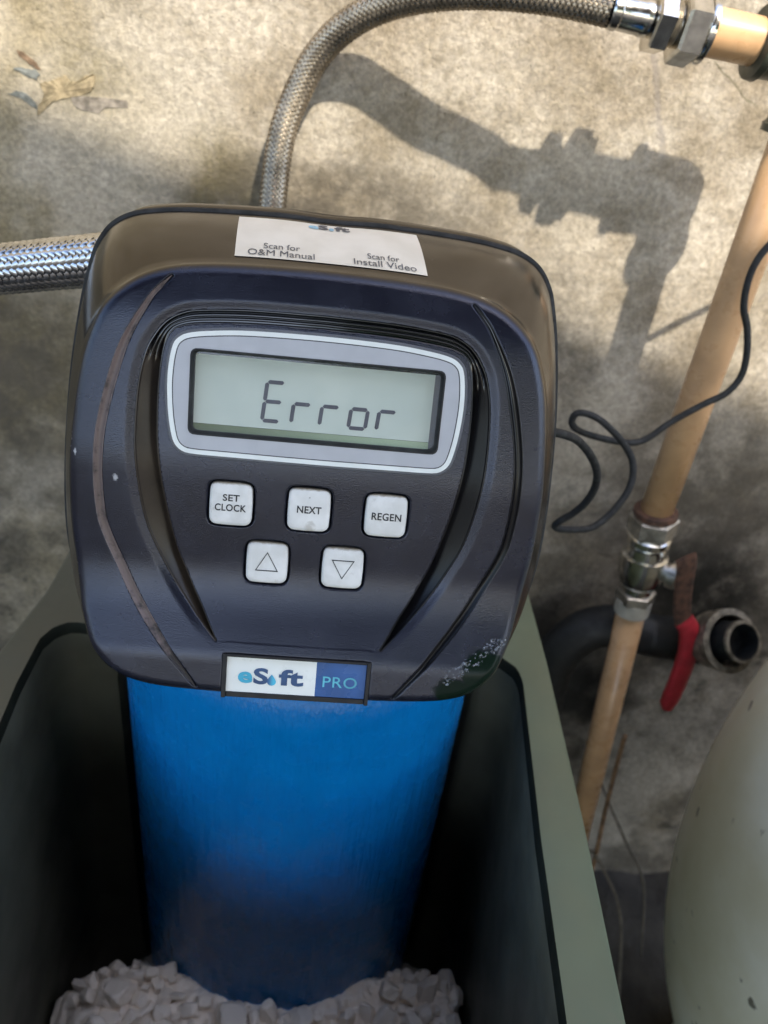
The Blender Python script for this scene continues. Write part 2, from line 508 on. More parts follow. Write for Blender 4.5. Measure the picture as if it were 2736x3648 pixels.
def round_rect(w, h, r, n=8, bulge=0.):
    """rounded rectangle (half sizes w, h) as a counter-clockwise loop; sides bowed outward by bulge"""
    out = []
    for cx, cy, a0 in ((w - r, h - r, 0), (-w + r, h - r, 90), (-w + r, -h + r, 180), (w - r, -h + r, 270)):
        for i in range(n + 1):
            a = rad(a0 + 90 * i / n)
            out.append([cx + r * math.cos(a), cy + r * math.sin(a)])
        if bulge:
            nx, ny = {0: (-w + r, h), 90: (-w, -h + r), 180: (w - r, -h), 270: (w, h - r)}[a0]
            x0, y0 = out[-1]
            for i in range(1, 8):
                t = i / 8
                out.append([x0 + (nx - x0) * t, y0 + (ny - y0) * t])
    if bulge:
        for p in out:
            fx, fy = p[0] / w, p[1] / h
            p[0] += bulge * fx * (1 - fy * fy)
            p[1] += bulge * fy * (1 - fx * fx)
    return [tuple(p) for p in out]
def inset(loop, d):
    P = np.array(loop)
    t = np.roll(P, -1, 0) - np.roll(P, 1, 0)
    t /= np.linalg.norm(t, axis=1)[:, None] + 1e-12
    nrm = np.stack([-t[:, 1], t[:, 0]], 1)
    area = .5 * np.sum(P[:, 0] * np.roll(P[:, 1], -1) - np.roll(P[:, 0], -1) * P[:, 1])
    return [tuple(p) for p in P + nrm * d * (1 if area > 0 else -1)]
def seg_dist(P, line, closed=False):
    """distance of points P (n,2) to a polyline"""
    L = np.array(line)
    A, B = (L, np.roll(L, -1, 0)) if closed else (L[:-1], L[1:])
    best = np.full(len(P), 1e9)
    for a, b in zip(A, B):
        ab = b - a
        t = np.clip(((P - a) @ ab) / (ab @ ab + 1e-18), 0, 1)
        d = np.hypot(P[:, 0] - a[0] - t * ab[0], P[:, 1] - a[1] - t * ab[1])
        best = np.minimum(best, d)
    return best
def inside(P, poly):
    L = np.array(poly)
    c = np.zeros(len(P), bool)
    for a, b in zip(L, np.roll(L, -1, 0)):
        if a[1] == b[1]: continue
        cond = (a[1] > P[:, 1]) != (b[1] > P[:, 1])
        x = a[0] + (P[:, 1] - a[1]) * (b[0] - a[0]) / (b[1] - a[1])
        c ^= cond & (P[:, 0] < x)
    return c
def sstep(x, a, b):
    t = np.clip((x - a) / (b - a), 0, 1)
    return t * t * (3 - 2 * t)
def text_mesh(s, u0, u1, v0, v1, bold=0., shear=0., spacing=1.):
    """outline of a word fitted to a box -> (verts, faces)"""
    cu = bpy.data.curves.new('lettering', 'FONT')
    cu.body = s
    cu.size = 1.
    cu.offset = bold
    cu.shear = shear
    cu.space_character = spacing
    cu.resolution_u = 4
    o = bpy.data.objects.new('lettering', cu)
    COL.objects.link(o)
    dg = bpy.context.evaluated_depsgraph_get()
    me = bpy.data.meshes.new_from_object(o.evaluated_get(dg))
    V = np.array([v.co for v in me.vertices])
    F = [tuple(p.vertices) for p in me.polygons]
    bpy.data.objects.remove(o)
    bpy.data.curves.remove(cu)
    bpy.data.meshes.remove(me)
    lo, hi = V.min(0), V.max(0)
    u = u0 + (V[:, 0] - lo[0]) / (hi[0] - lo[0]) * (u1 - u0)
    v = v0 + (V[:, 1] - lo[1]) / (hi[1] - lo[1]) * (v1 - v0)
    return [(a, b, 0.) for a, b in zip(u, v)], F
# ------------------------------------------------------------------ setting
GZ = -0.725
WY = 0.335
bg_v = [(-90, -90, GZ), (90, -90, GZ), (90, WY + .2, GZ), (-90, WY + .2, GZ)]
gx = np.concatenate([np.linspace(-90, -1, 12), np.linspace(-.9, 1.0, 96), np.linspace(1.2, 90, 12)])
gy = np.concatenate([np.linspace(-90, -1.2, 12), np.linspace(-1.1, WY + .1, 70), [.6, 3, 20, 90]])
V = []
for y in gy:
    for x in gx:
        k = 1. if (-1 < x < 1 and -1.2 < y < .5) else 0.
        V.append((x, y, GZ + k * (.012 * noise.fractal((x * 14, y * 14, 3.), 1., 2., 4) - .006)))
nx = len(gx)
F = [(j * nx + i, j * nx + i + 1, (j + 1) * nx + i + 1, (j + 1) * nx + i) for j in range(len(gy) - 1) for i in range(nx - 1)]
props(mesh('ground', V, F, 'soil'), kind='structure')
# the plastered wall: a real slab, its front face gently uneven
xs = np.concatenate([np.linspace(-2.2, -.34, 10), np.arange(-.32, .66, .0026), np.linspace(.68, 3.2, 10)])
zs = np.concatenate([[GZ - .1], np.arange(GZ, .24, .0026), np.linspace(.26, 2.2, 10)])
def wall_e(x, z):
    return .0022 * noise.fractal((x * 9, z * 9, 1.), 1., 2., 3) + .0005 * noise.fractal((x * 60, z * 60, 5.), .9, 2., 3)
V, F = [], []
for z in zs:
    for x in xs:
        e = 0.
        if -.33 < x < .67 and z < .25:
            e = wall_e(x, z)
        V.append((x, WY - e, z))
nx, nz = len(xs), len(zs)
F = [(j * nx + i, j * nx + i + 1, (j + 1) * nx + i + 1, (j + 1) * nx + i) for j in range(nz - 1) for i in range(nx - 1)]
b = len(V)
V += [(xs[0], WY + .2, zs[0]), (xs[-1], WY + .2, zs[0]), (xs[-1], WY + .2, zs[-1]), (xs[0], WY + .2, zs[-1])]
tl, tr_, br_, bl_ = (nz - 1) * nx, nz * nx - 1, nx - 1, 0
F += [(b + 1, b, b + 3, b + 2), (tl, tr_, b + 2, b + 3), (bl_, tl, b + 3, b), (tr_, br_, b + 1, b + 2)]
props(mesh('plaster_wall', V, F, 'plaster'), 'rough stained plaster wall behind the water softener, crossed by hose shadows', 'wall')
# the flaking patch upper left: thin scales of old paint, plaster and rust
FLAKES = [('brown', [(-0.1974, 0.1129), (-0.195, 0.1091), (-0.1909, 0.1067), (-0.1872, 0.1044), (-0.1841, 0.1036), (-0.1858, 0.1074), (-0.1904, 0.1103), (-0.1948, 0.1126)]),
          ('blue', [(-0.2008, 0.1027), (-0.1957, 0.1039), (-0.1913, 0.1036), (-0.1873, 0.1038), (-0.1848, 0.1012), (-0.1869, 0.0983), (-0.1919, 0.0989), (-0.1951, 0.1008)]),
          ('blue', [(-0.2052, 0.0886), (-0.1999, 0.0909), (-0.195, 0.0903), (-0.1908, 0.0874), (-0.1886, 0.0844), (-0.1882, 0.0816), (-0.1914, 0.0829), (-0.1951, 0.0856), (-0.1991, 0.0877)]),
          ('ochre', [(-0.1852, 0.0964), (-0.1805, 0.0978), (-0.1763, 0.0996), (-0.17, 0.1024), (-0.1668, 0.0993), (-0.1618, 0.0994), (-0.1574, 0.1035), (-0.1515, 0.105), (-0.1528, 0.0985), (-0.1557, 0.0945), (-0.1666, 0.0909), (-0.1755, 0.0881), (-0.1815, 0.0851), (-0.1861, 0.0804), (-0.1889, 0.0782), (-0.1877, 0.0835), (-0.1834, 0.0906)]),
          ('grey', [(-0.1677, 0.0906), (-0.1589, 0.0922), (-0.1446, 0.0928), (-0.1334, 0.0921), (-0.1337, 0.0888), (-0.1477, 0.0864), (-0.152, 0.083), (-0.1607, 0.084), (-0.1665, 0.0867)])]
wall = bpy.data.objects['plaster_wall']
for kind, lp in FLAKES:
    lp = [(.004 + (a - .004) * KW, .175 + (b_ - .175) * KW) for a, b_ in lp]
    cx = sum(p[0] for p in lp) / len(lp); cz = sum(p[1] for p in lp) / len(lp)
    Q = []
    for i, p in enumerate(lp):                       # ragged edges
        q = lp[(i + 1) % len(lp)]
        for t_ in (0, .33, .67):
            x_, z_ = p[0] + (q[0] - p[0]) * t_, p[1] + (q[1] - p[1]) * t_
            Q.append((x_ + .0009 * noise.noise((x_ * 700, z_ * 700, 3.)), z_ + .0009 * noise.noise((x_ * 700, z_ * 700, 9.))))
    lift = {'ochre': .0012, 'grey': .0004}.get(kind, .0002)
    n_ = len(Q)
    Vf = [(x_, WY - wall_e(x_, z_) - .0004 - lift * abs(noise.noise((x_ * 260, z_ * 260, 1.))), z_) for x_, z_ in Q] + [(x_, WY + .003, z_) for x_, z_ in Q]
    Vf += [(cx, WY - wall_e(cx, cz) - .0006, cz)]
    Ff = [(i, (i + 1) % n_, 2 * n_) for i in range(n_)] + [(i, n_ + i, n_ + (i + 1) % n_, (i + 1) % n_) for i in range(n_)]
    mesh('paint_flake', Vf, Ff, 'flake_' + kind, wall, False)
# unseen roof added to block the sun: it shades all but the upper part of the wall
rf = thing('added_shade_roof', 'added unseen shading sheet on two posts out in front of the wall', 'roof', (0, -2, GZ))
V, F = box(-1.5, 1.35, -1.95, -.3, .95, 1.00)
V = [(x, -.367 - .20 * (x - .10) if y > -1 else y, z) for x, y, z in V]     # back edge slightly askew to the wall
mesh('shade_sheet', V, F, 'roof', rf, False)
for x in (-1.4, 1.28):
    mesh('added_shade_post', *box(x - .03, x + .03, -1.92, -1.86, GZ, .95), 'bark', rf, False)
# small leafy tree out in front at the right: the green sheen on the right cheek of the cover is its reflection
sh = thing('leafy_tree', 'small leafy green tree standing in the sun out in front at the right', 'tree', (1.35, -2.75, GZ))
rs = random.Random(3)
V, F = [], []
clumps = [Vector((rs.uniform(.15, 2.9), rs.uniform(-3.1, -2.45), rs.uniform(.58, 1.75))) for _ in range(170)]
for _ in range(20000):
    c_ = rs.choice(clumps)
    p = c_ + Vector((rs.gauss(0, .12), rs.gauss(0, .12), rs.gauss(0, .10)))
    q = Matrix.Rotation(rs.uniform(0, 6.3), 3, 'Z') @ Matrix.Rotation(rs.gauss(0, .7), 3, 'X')
    l_, w_ = rs.uniform(.05, .09), rs.uniform(.02, .035)
    b = len(V)
    V += [tuple(p + q @ Vector(v)) for v in ((0, 0, 0), (w_, l_ * .5, .006), (0, l_, -.01), (-w_, l_ * .5, .006))]
    F.append((b, b + 1, b + 2, b + 3))
mesh('crown', V, F, 'leaf', sh, False)['kind'] = 'stuff'
tk = mesh('trunk', *tube([Vector((1.35, -2.75, GZ)), Vector((1.37, -2.76, 0.)), Vector((1.35, -2.75, .7))], lambda t_: .045 - .02 * t_, 12), 'bark', sh)
for dx, dy in ((-.9, .1), (1.1, -.15), (.1, .25)):
    mesh('limb', *tube([Vector((1.36, -2.75, .35)), Vector((1.36 + dx * .5, -2.75 + dy * .5, .75)), Vector((1.36 + dx, -2.75 + dy, 1.2))], lambda t_: .02 - .012 * t_, 8), 'bark', tk)
# ------------------------------------------------------------------ water softener
FR = Matrix.Rotation(math.acos(.3297), 4, 'X')           # face frame: x = right, y = up the face, z = out of the face
def face_frame(u=0., v=0., w=0.):
    m_ = FR.copy()
    m_.translation = FR @ Vector((u, v, w))
    return m_
TANK = Vector((0., .098, -.66))
soft = thing('water_softener', 'water softener with black control head reading Error on a blue tank', 'water softener', TANK)
# --- cover
half = [(0, .0899), (.02, .0896), (.035, .0889), (.047, .0878), (.0575, .0858), (.0665, .0822), (.0745, .0764), (.0805, .0690), (.0850, .0585), (.0880, .0470),
        (.0905, .0300), (.0923, .0075), (.0920, -.018), (.0887, -.043), (.0862, -.0530), (.0822, -.0628), (.0770, -.0695), (.0705, -.0740), (.0620, -.0768), (.051, -.0783), (.03, -.0792), (0, -.0794)]
NR, MR = 1100, 215
OUT = closed_curve(mirror_half(half), NR)
half_b = [(0, .1098), (.0225, .1103), (.0545, .1089), (.0700, .1072), (.0800, .1048), (.0875, .1003), (.0925, .0935), (.0953, .0860), (.0990, .0700), (.1024, .0470), (.1042, .0270),
          (.1054, .0), (.1048, -.026), (.1010, -.047), (.0945, -.0575), (.0855, -.0630), (.070, -.0668), (.03, -.0676), (0, -.0678)]
BACK = closed_curve(mirror_half(half_b), NR)
O_h = [(.0330, -.0563), (.0396, -.0490), (.0462, -.0405), (.0515, -.0325), (.0560, -.0240), (.0615, -.0110), (.0647, .0040), (.0663, .0215), (.0655, .0415), (.0630, .0545), (.0600, .0610), (.0562, .0660), (.0510, .0694), (.0440, .0712), (.0256, .0727), (0, .0732)]
I_h = [(.0328, -.0560), (.0362, -.0498), (.0395, -.0432), (.0430, -.0367), (.0467, -.0286), (.0506, -.0186), (.0552, .0010), (.0576, .0170), (.0584, .0300), (.0582, .0450), (.0568, .0570), (.0545, .0628), (.0505, .0654), (.0430, .0668), (.0256, .0681), (0, .0686)]
def sym_arch(h):
    c = [Vector((u, v, 0)) for u, v in h]
    s = [(p.x, p.y) for p in smooth_path(c, .002)]
    return s + [(-u, v) for u, v in reversed(s[:-1])]
ARCH_O, ARCH_I = sym_arch(O_h), sym_arch(I_h)
G_h = [(.0548, .0824), (.0592, .0775), (.0630, .0722), (.0713, .0557), (.0780, .0304), (.0799, .0110), (.0792, -.0060), (.0770, -.0152), (.0722, -.0268), (.0652, -.0410), (.0550, -.0562), (.0398, -.0760)]
GROOVE = [(p.x, p.y) for p in smooth_path([Vector((u, v, 0)) for u, v in G_h], .003)]
BTN = [(-.030, 0, ('SET', 'CLOCK')), (0, 0, ('NEXT',)), (.030, 0, ('REGEN',)), (-.015, -.0236, 'up'), (.015, -.0236, 'down')]
ks = np.linspace(1 / MR, 1, MR)
C0 = np.array([0, .005])
P = (C0 + (OUT - C0)[None] * ks[:, None, None]).reshape(-1, 2)
U, Vv = P[:, 0], P[:, 1]
w = np.zeros(len(P))
def prof_w(v):
    """height of the face over its mean plane: brow leans back, middle dips inward, foot flares out"""
    return np.interp(v, PV, PW)
PV = np.linspace(-.085, .095, 361)
slope = .13 * sstep(PV, .024, .006) * sstep(PV, -.034, -.020) - .30 * sstep(PV, -.024, -.050) * sstep(PV, -.066, -.058) - .16 * sstep(PV, .062, .078)
PW = np.concatenate([[0], np.cumsum((slope[1:] + slope[:-1]) / 2 * np.diff(PV))])
PW -= np.interp(.04, PV, PW)
w += prof_w(Vv)
dO, dI = seg_dist(P, ARCH_O), seg_dist(P, ARCH_I)
inO, inI = inside(P, ARCH_O), inside(P, ARCH_I)
ring = inO & ~inI & ~((np.abs(U) < .0327) & (Vv < -.0550))
t = dO / (dO + dI + 1e-9)
wedge = sstep(Vv, .066, .054)                                              # 1 in the side wedges, 0 over the display
edge = np.minimum(1, np.minimum(dO, dI) / .0006)
w -= np.where(ring, .0085 * edge, 0)                                       # trench under the inlaid trim
w += np.where(~inO, .0010 * sstep(dO, .0, .004) * sstep(Vv, -.062, -.03), 0)   # outer cheeks stand a little proud
aU = np.stack([np.abs(U), Vv], 1)
dG = seg_dist(aU, GROOVE)
gw = .0016 * (.35 + .65 * sstep(Vv, -.080, -.045) * sstep(-Vv, -.086, -.045))
w -= .0030 * (1 - sstep(dG, gw * .60, gw * .95))
gmask = dG < gw
cheek = ~inO
w -= np.where(cheek, .0024 * np.clip((np.abs(U) - .068) / .024, 0, 1) ** 1.6, 0)
w -= np.where((np.abs(U) < .0500) & (Vv > .0230) & (Vv < .0610), .010, 0)      # well behind the display window
for bu, bv, _k in BTN:
    q = (np.abs((U - bu) / .0090) ** 5 + np.abs((Vv - bv) / .0093) ** 5) ** .2
    w -= .0030 * (1 - sstep(q, .97, 1.03))
w -= np.where((np.abs(U) < .0325) & (Vv < -.0585), .006 * sstep(-Vv, .0606, .0614) * (1 - sstep(np.abs(U), .0288, .0297)), 0)   # bay of the name badge
dE = seg_dist(P, OUT, True)
R_ = .0048
x = np.clip(R_ - dE, 0, R_)
w -= R_ - np.sqrt(np.maximum(R_ * R_ - x * x, 0))
V = [(0., .005, 0.)] + list(zip(U, Vv, w))
F, IDX = [], []
for j in range(NR):
    F.append((0, 1 + (j + 1) % NR, 1 + j)); IDX.append(0)
smooth_pt = ((ring & (dO > .0004)) | (dE < .0015)).astype(int)
sm2 = smooth_pt.reshape(MR, NR)
for i in range(MR - 1):
    a = 1 + i * NR
    for j in range(NR):
        k = (j + 1) % NR
        F.append((a + j, a + k, a + NR + k, a + NR + j)); IDX.append(int(sm2[i, j]))
last = 1 + (MR - 1) * NR
wl = w.reshape(MR, NR)[-1]
SIDE = 14
for sidx in range(1, SIDE + 1):
    f = sidx / SIDE
    f2 = f + .10 * math.sin(f * math.pi)
    for j in range(NR):
        V.append((OUT[j, 0] + (BACK[j, 0] - OUT[j, 0]) * f2, OUT[j, 1] + (BACK[j, 1] - OUT[j, 1]) * f2, wl[j] + (-.0465 - wl[j]) * f))
    a = last + (sidx - 1) * NR
    for j in range(NR):
        k = (j + 1) % NR
        F.append((a + j, a + k, a + NR + k, a + NR + j)); IDX.append(1)
F = [tuple(reversed(q)) for q in F]
cover = mesh('cover', V, F, None, soft, True, FR, mats=['grain', 'smooth'], idx=IDX)
COVER_BVH = BVHTree.FromPolygons([FR @ Vector(v) for v in V], F)
def cover_w(P_):
    """height of the cheeks (outside the channel) above the mean plane, for an (n, 2) array"""
    au, v_ = np.abs(P_[:, 0]), P_[:, 1]
    d_, e_ = seg_dist(P_, ARCH_O), seg_dist(P_, OUT, True)
    h_ = prof_w(v_) + .0010 * sstep(d_, 0., .004) * sstep(v_, -.062, -.03) - .0024 * np.clip((au - .068) / .024, 0, 1) ** 1.6
    x_ = np.clip(R_ - e_, 0, R_)
    return h_ - (R_ - np.sqrt(np.maximum(R_ * R_ - x_ * x_, 0)))
ao, ai = resample(np.array(ARCH_O), 361, False), resample(np.array(ARCH_I), 361, False)
NT_ = 26
loops = []
for k in range(361):
    a, b2 = ao[k], ai[k]
    L_ = float(np.hypot(*(b2 - a))); dirv = (b2 - a) / (L_ + 1e-9)
    base = float(prof_w((a[1] + b2[1]) / 2)); hood = float(sstep((a[1] + b2[1]) / 2, .050, .063))
    tip = min(1., L_ / .0022)
    row = []
    prof_t = [(-.00035, .00012), (0., .00022), (.00025, .00010)]
    for q in range(NT_):
        f = q / (NT_ - 1)
        wedge_d = -.0006 - .0036 * min(1., f * 1.12) ** 1.1
        hood_d = -.0026 * float(sstep(f, .0, .12)) + .0023 * float(sstep(f, .18, .25) * (1 - sstep(f, .40, .48))) + .0021 * float(sstep(f, .56, .63) * (1 - sstep(f, .76, .84)))
        prof_t.append((.0003 + f * max(L_ - .0006, 0), tip * ((1 - hood) * wedge_d + hood * hood_d)))
    prof_t += [(max(L_ - .0002, 0), -.0002 - .0006 * tip), (L_, .00018), (L_ + .0003, .00008)]
    for d_, h_ in prof_t:
        p = a + dirv * d_
        row.append((p[0], p[1], base + h_))
    loops.append(row)
nr = len(loops[0])
V = [p for r_ in loops for p in r_]
F = [(k * nr + q, (k + 1) * nr + q, (k + 1) * nr + q + 1, k * nr + q + 1) for k in range(360) for q in range(nr - 1)]
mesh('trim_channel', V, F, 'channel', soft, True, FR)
for sg in (1, -1):
    gp = smooth_path([Vector((u, v, 0)) for u, v in GROOVE], .0012)
    V = []
    cs = [(-1.12, .00010), (-1., .00018), (-.86, -.0001), (-.55, -.0008), (0, -.0011), (.55, -.0008), (.86, -.0001), (1., .00018), (1.12, .00010)]
    for k, p in enumerate(gp):
        t_ = (gp[min(k + 1, len(gp) - 1)] - gp[max(k - 1, 0)]).normalized()
        nn = Vector((t_.y, -t_.x, 0))
        gw_ = .0016 * (.35 + .65 * float(sstep(p.y, -.080, -.045)) * float(sstep(-p.y, -.086, -.045))) * min(1, .15 + k / 6, .15 + (len(gp) - 1 - k) / 6)
        for c_, h_ in cs:
            q = p + nn * (c_ * gw_)
            V.append((sg * q.x, q.y, h_ * min(1, gw_ / .0012) + .00005))
    V = np.array(V)
    V[:, 2] += cover_w(V[:, :2])
    n_ = len(cs)
    F = [(k * n_ + q, k * n_ + q + 1, (k + 1) * n_ + q + 1, (k + 1) * n_ + q) for k in range(len(gp) - 1) for q in range(n_ - 1)]
    mesh('trim_groove', V, F, 'channel' if sg > 0 else 'pale_tone', soft, True, FR)
# rubber lip round the back edge, and the housing behind it
lip = []
for ang in range(8):
    a = 2 * math.pi * ang / 8
    d = -.0009 + .0022 * math.cos(a)
    lp = inset([tuple(p) for p in BACK], -d)
    lip.append([(p[0], p[1], -.0470 + .0019 * math.sin(a)) for p in lp][::3])
lip.append(lip[0])
mesh('rear_lip', *loft(lip), 'rubber', soft, True, FR)
hs = []
for wv, sc, dv in ((-.0475, .985, .0), (-.0500, .985, .0022), (-.0530, .975, .0036), (-.0700, .965, .0036), (-.0740, .94, .0)):
    hs.append([(p[0] * sc, (p[1] + dv) if p[1] > 0 else p[1] * .9, wv) for p in BACK[::5]])
mesh('back_housing', *loft(hs, (True, True)), 'smooth', soft, True, FR, sharp=50)
mesh('valve_body', *lathe((0, .098, -.075), (0, 0, 1), [(0, .060), (.02, .055), (.03, .042), (.11, .042), (.118, .036)], 40), 'black_pipe', soft, True, sharp=40)
mesh('outlet_port', *lathe((-0.0407, 0.2850, -.05), (0, 0, 1), [(0, .012), (.04, .012), (.042, .011), (0.0478, .0105)], 24), 'black_pipe', soft, True, sharp=40)
mesh('port_arm', *lathe((-0.0407, .12, -.03), (0, 1, 0), [(0, .012), (0.1650, .012)], 24), 'black_pipe', soft, True, sharp=40)
# --- display bezel: a stack of thin printed plates round a window
bz = [(0, .0662), (.0255, .0657), (.040, .0644), (.0478, .0630), (.0513, .0612), (.0533, .0583), (.0545, .0520), (.0549, .0440), (.0543, .0340), (.0530, .0262), (.0516, .0222), (.0490, .0198), (.045, .0189), (.030, .0187), (0, .0185)]
BZ = [tuple(p) for p in closed_curve(mirror_half(bz), 240)]
def hole(d):
    r = round_rect(.0465 + d, .0154 + d, .0022 + d * .5, 8)
    pts = resample(np.array([(u, v + .0420) for u, v in r]), 240)
    # match start and direction of the outline (clockwise from the top centre)
    pts = pts[::-1]
    k = int(np.argmin(np.abs(pts[:, 0]) + (pts[:, 1] < .042) * 1.))
    pts = np.roll(pts, -k, 0)
    return [tuple(p) for p in pts]
def angular(loop, n=240):
    """resample a loop by direction from the display centre so that nested loops pair up"""
    P_ = np.array(loop); Q_ = P_ - np.array([0, .042])
    a = np.unwrap(np.arctan2(Q_[:, 1] * 2.2, Q_[:, 0]))
    o_ = np.argsort(a)
    a, P_ = a[o_], P_[o_]
    aa = np.concatenate([a - 2 * math.pi, a, a + 2 * math.pi]); PP = np.vstack([P_] * 3)
    x_ = np.linspace(-math.pi, math.pi, n, endpoint=False) + (a.min() + math.pi) * 0
    x_ = x_ + 2 * math.pi * np.round((a.mean() - x_.mean()) / (2 * math.pi))
    return [tuple(p) for p in np.stack([np.interp(x_, aa, PP[:, 0]), np.interp(x_, aa, PP[:, 1])], 1)]
L_out = angular(inset(BZ, -.0011)); L_w0 = angular(BZ); L_w1 = angular(inset(BZ, .0017)); L_d1 = angular(inset(BZ, .0021))
L_hole = angular(hole(0.)); L_h1 = angular(hole(.0005)); L_hin = angular(hole(-.0008))
lv = lambda l, z: [(p[0], p[1], z) for p in l]
mesh('bezel_plate', *loft([lv(L_out, -.002), lv(L_out, .0005), lv(angular(inset(BZ, -.0008)), .0008), lv(L_w0, .0008)]), 'bezel_dark', soft, True, FR, sharp=40)
mesh('bezel_ring', *loft([lv(L_w0, .0006), lv(L_w0, .0011), lv(L_w1, .0011), lv(L_w1, .0008)]), 'bezel_white', soft, True, FR, sharp=40)
mesh('bezel_line', *loft([lv(L_w1, .0009), lv(L_d1, .0009)]), 'line', soft, True, FR)
mesh('bezel_field', *loft([lv(L_d1, .0007), lv(L_d1, .0010), lv(L_h1, .0010)]), 'bezel_grey', soft, True, FR, sharp=40)
mesh('window_edge', *loft([lv(L_h1, .0011), lv(L_hole, .0011), lv(L_hin, -.0006), lv(L_hin, -.0042)]), 'dark_edge', soft, True, FR, sharp=40)
# --- display
SW = -.0034
scr = mesh('screen', [(-.0475, .0300, SW), (.0436, .0300, SW), (.0436, .0585, SW), (-.0475, .0585, SW)], [(0, 1, 2, 3)], 'lcd', soft, False, FR)
mesh('screen_border', [(.0436, .0255, SW - .0003), (.0480, .0255, SW - .0003), (.0480, .0585, SW - .0003), (.0436, .0585, SW - .0003),
                       (.0436, .0255, SW + .0001), (.0436, .0585, SW + .0001)], [(0, 1, 2, 3), (0, 3, 5, 4)], 'bezel_dark', soft, False, FR)
mesh('screen_shade_strip', *box(-.0475, .0480, .0558, .0590, SW, SW + .0010), 'gloss', soft, False, FR)  # dark strip added for the recess shade above the display
mesh('reflection_strip', [(-.0475, .0254, SW + .0012), (.0436, .0254, SW + .0012), (.0436, .0299, SW - .0002), (-.0475, .0299, SW - .0002)], [(0, 1, 2, 3)], 'green_reflection', soft, False, FR)  # strip carrying the painted green reflection
mesh('window_pane', [(-.0460, .0274, -.0012), (.0460, .0274, -.0012), (.0460, .0566, -.0012), (-.0460, .0566, -.0012)], [(0, 1, 2, 3)], 'glass', soft, False, FR)
def seg(x0, y0, horiz, L, th=.0015):
    h = th / 2; b = .00062; g = .00016
    if horiz:
        p = [(x0 + g, y0), (x0 + g + b, y0 + h), (x0 + L - g - b, y0 + h), (x0 + L - g, y0), (x0 + L - g - b, y0 - h), (x0 + g + b, y0 - h)]
    else:
        p = [(x0, y0 + g), (x0 - h, y0 + g + b), (x0 - h, y0 + L - g - b), (x0, y0 + L - g), (x0 + h, y0 + L - g - b), (x0 + h, y0 + g + b)]
    return p
LX, LY, BASE = .0064, .0073, .0330
chars = [(-.0202, 'adefg'), (-.0093, 'eg'), (.0014, 'eg'), (.0124, 'cdeg'), (.0231, 'eg')]
for cx, segs in chars:
    for s_ in segs:
        p = {'a': seg(0, 2 * LY, True, LX), 'd': seg(0, 0, True, LX), 'g': seg(0, LY, True, LX), 'e': seg(0, 0, False, LY), 'f': seg(0, LY, False, LY), 'c': seg(LX, 0, False, LY)}[s_]
        p = [(cx + x_ + y_ * .085, BASE + y_, SW + .00015) for x_, y_ in p]
        mesh('segment', p, [tuple(range(6))] , 'segment', scr, False, FR)
# --- buttons
bl = round_rect(.0079, .0083, .0024, 6, .00032)
def button_mesh():
    loops = []
    for d, wv in ((0, -.0030), (0, -.0006), (.0001, -.0002), (.0003, .0001), (.0007, .00035), (.0013, .00050), (.0024, .00058), (.0050, .00060)):
        loops.append([(p[0] * (1 - d / .0079), p[1] * (1 - d / .0083), wv) for p in bl])
    Vb, Fb = loft(loops, (True, False))
    Vb.append((0, 0, .00060)); c_ = len(Vb) - 1; nb = len(bl); s0 = (len(loops) - 1) * nb
    Fb += [(s0 + i, s0 + (i + 1) % nb, c_) for i in range(nb)]
    return Vb, Fb
for bu, bv, kind in BTN:
    ff = face_frame(bu, bv, float(prof_w(bv)) + .0002)
    b_ = mesh('button', *button_mesh(), 'button_smudged' if kind == ('NEXT',) else 'button', soft, True, ff)
    zt = .00074
    if isinstance(kind, tuple):
        b_['label'] = 'button marked ' + ' '.join(kind)
        rows = {('SET', 'CLOCK'): [('SET', -.0031, .0033, .00115, .00385), ('CLOCK', -.0060, .0060, -.0028, .0000)], ('NEXT',): [('NEXT', -.0046, .0048, -.0013, .00155)], ('REGEN',): [('REGEN', -.0056, .0060, -.0018, .0012)]}[kind]
        for s_, a, b2, c_, d_ in rows:
            tv, tf = text_mesh(s_, a, b2, c_, d_, .020, 0, 1.06)
            mesh('lettering', [(p[0], p[1], zt) for p in tv], tf, 'ink', b_, False, ff)
    else:
        b_['label'] = 'button marked with a triangle pointing ' + kind
        s_ = 1 if kind == 'up' else -1
        tri = lambda r: [(-.0046 * r, -.0032 * s_ * r - .0004 * s_), (.0046 * r, -.0032 * s_ * r - .0004 * s_), (0, .0048 * s_ * r - .0004 * s_)]
        a, c_ = tri(1.), tri(.87)
        sh = lambda q: [(x_, y_ + .0002 * s_, zt) for x_, y_ in q]
        mesh('triangle_mark', sh(a) + sh(c_), [(0, 1, 4, 3), (1, 2, 5, 4), (2, 0, 3, 5)], 'ink', b_, False, ff)
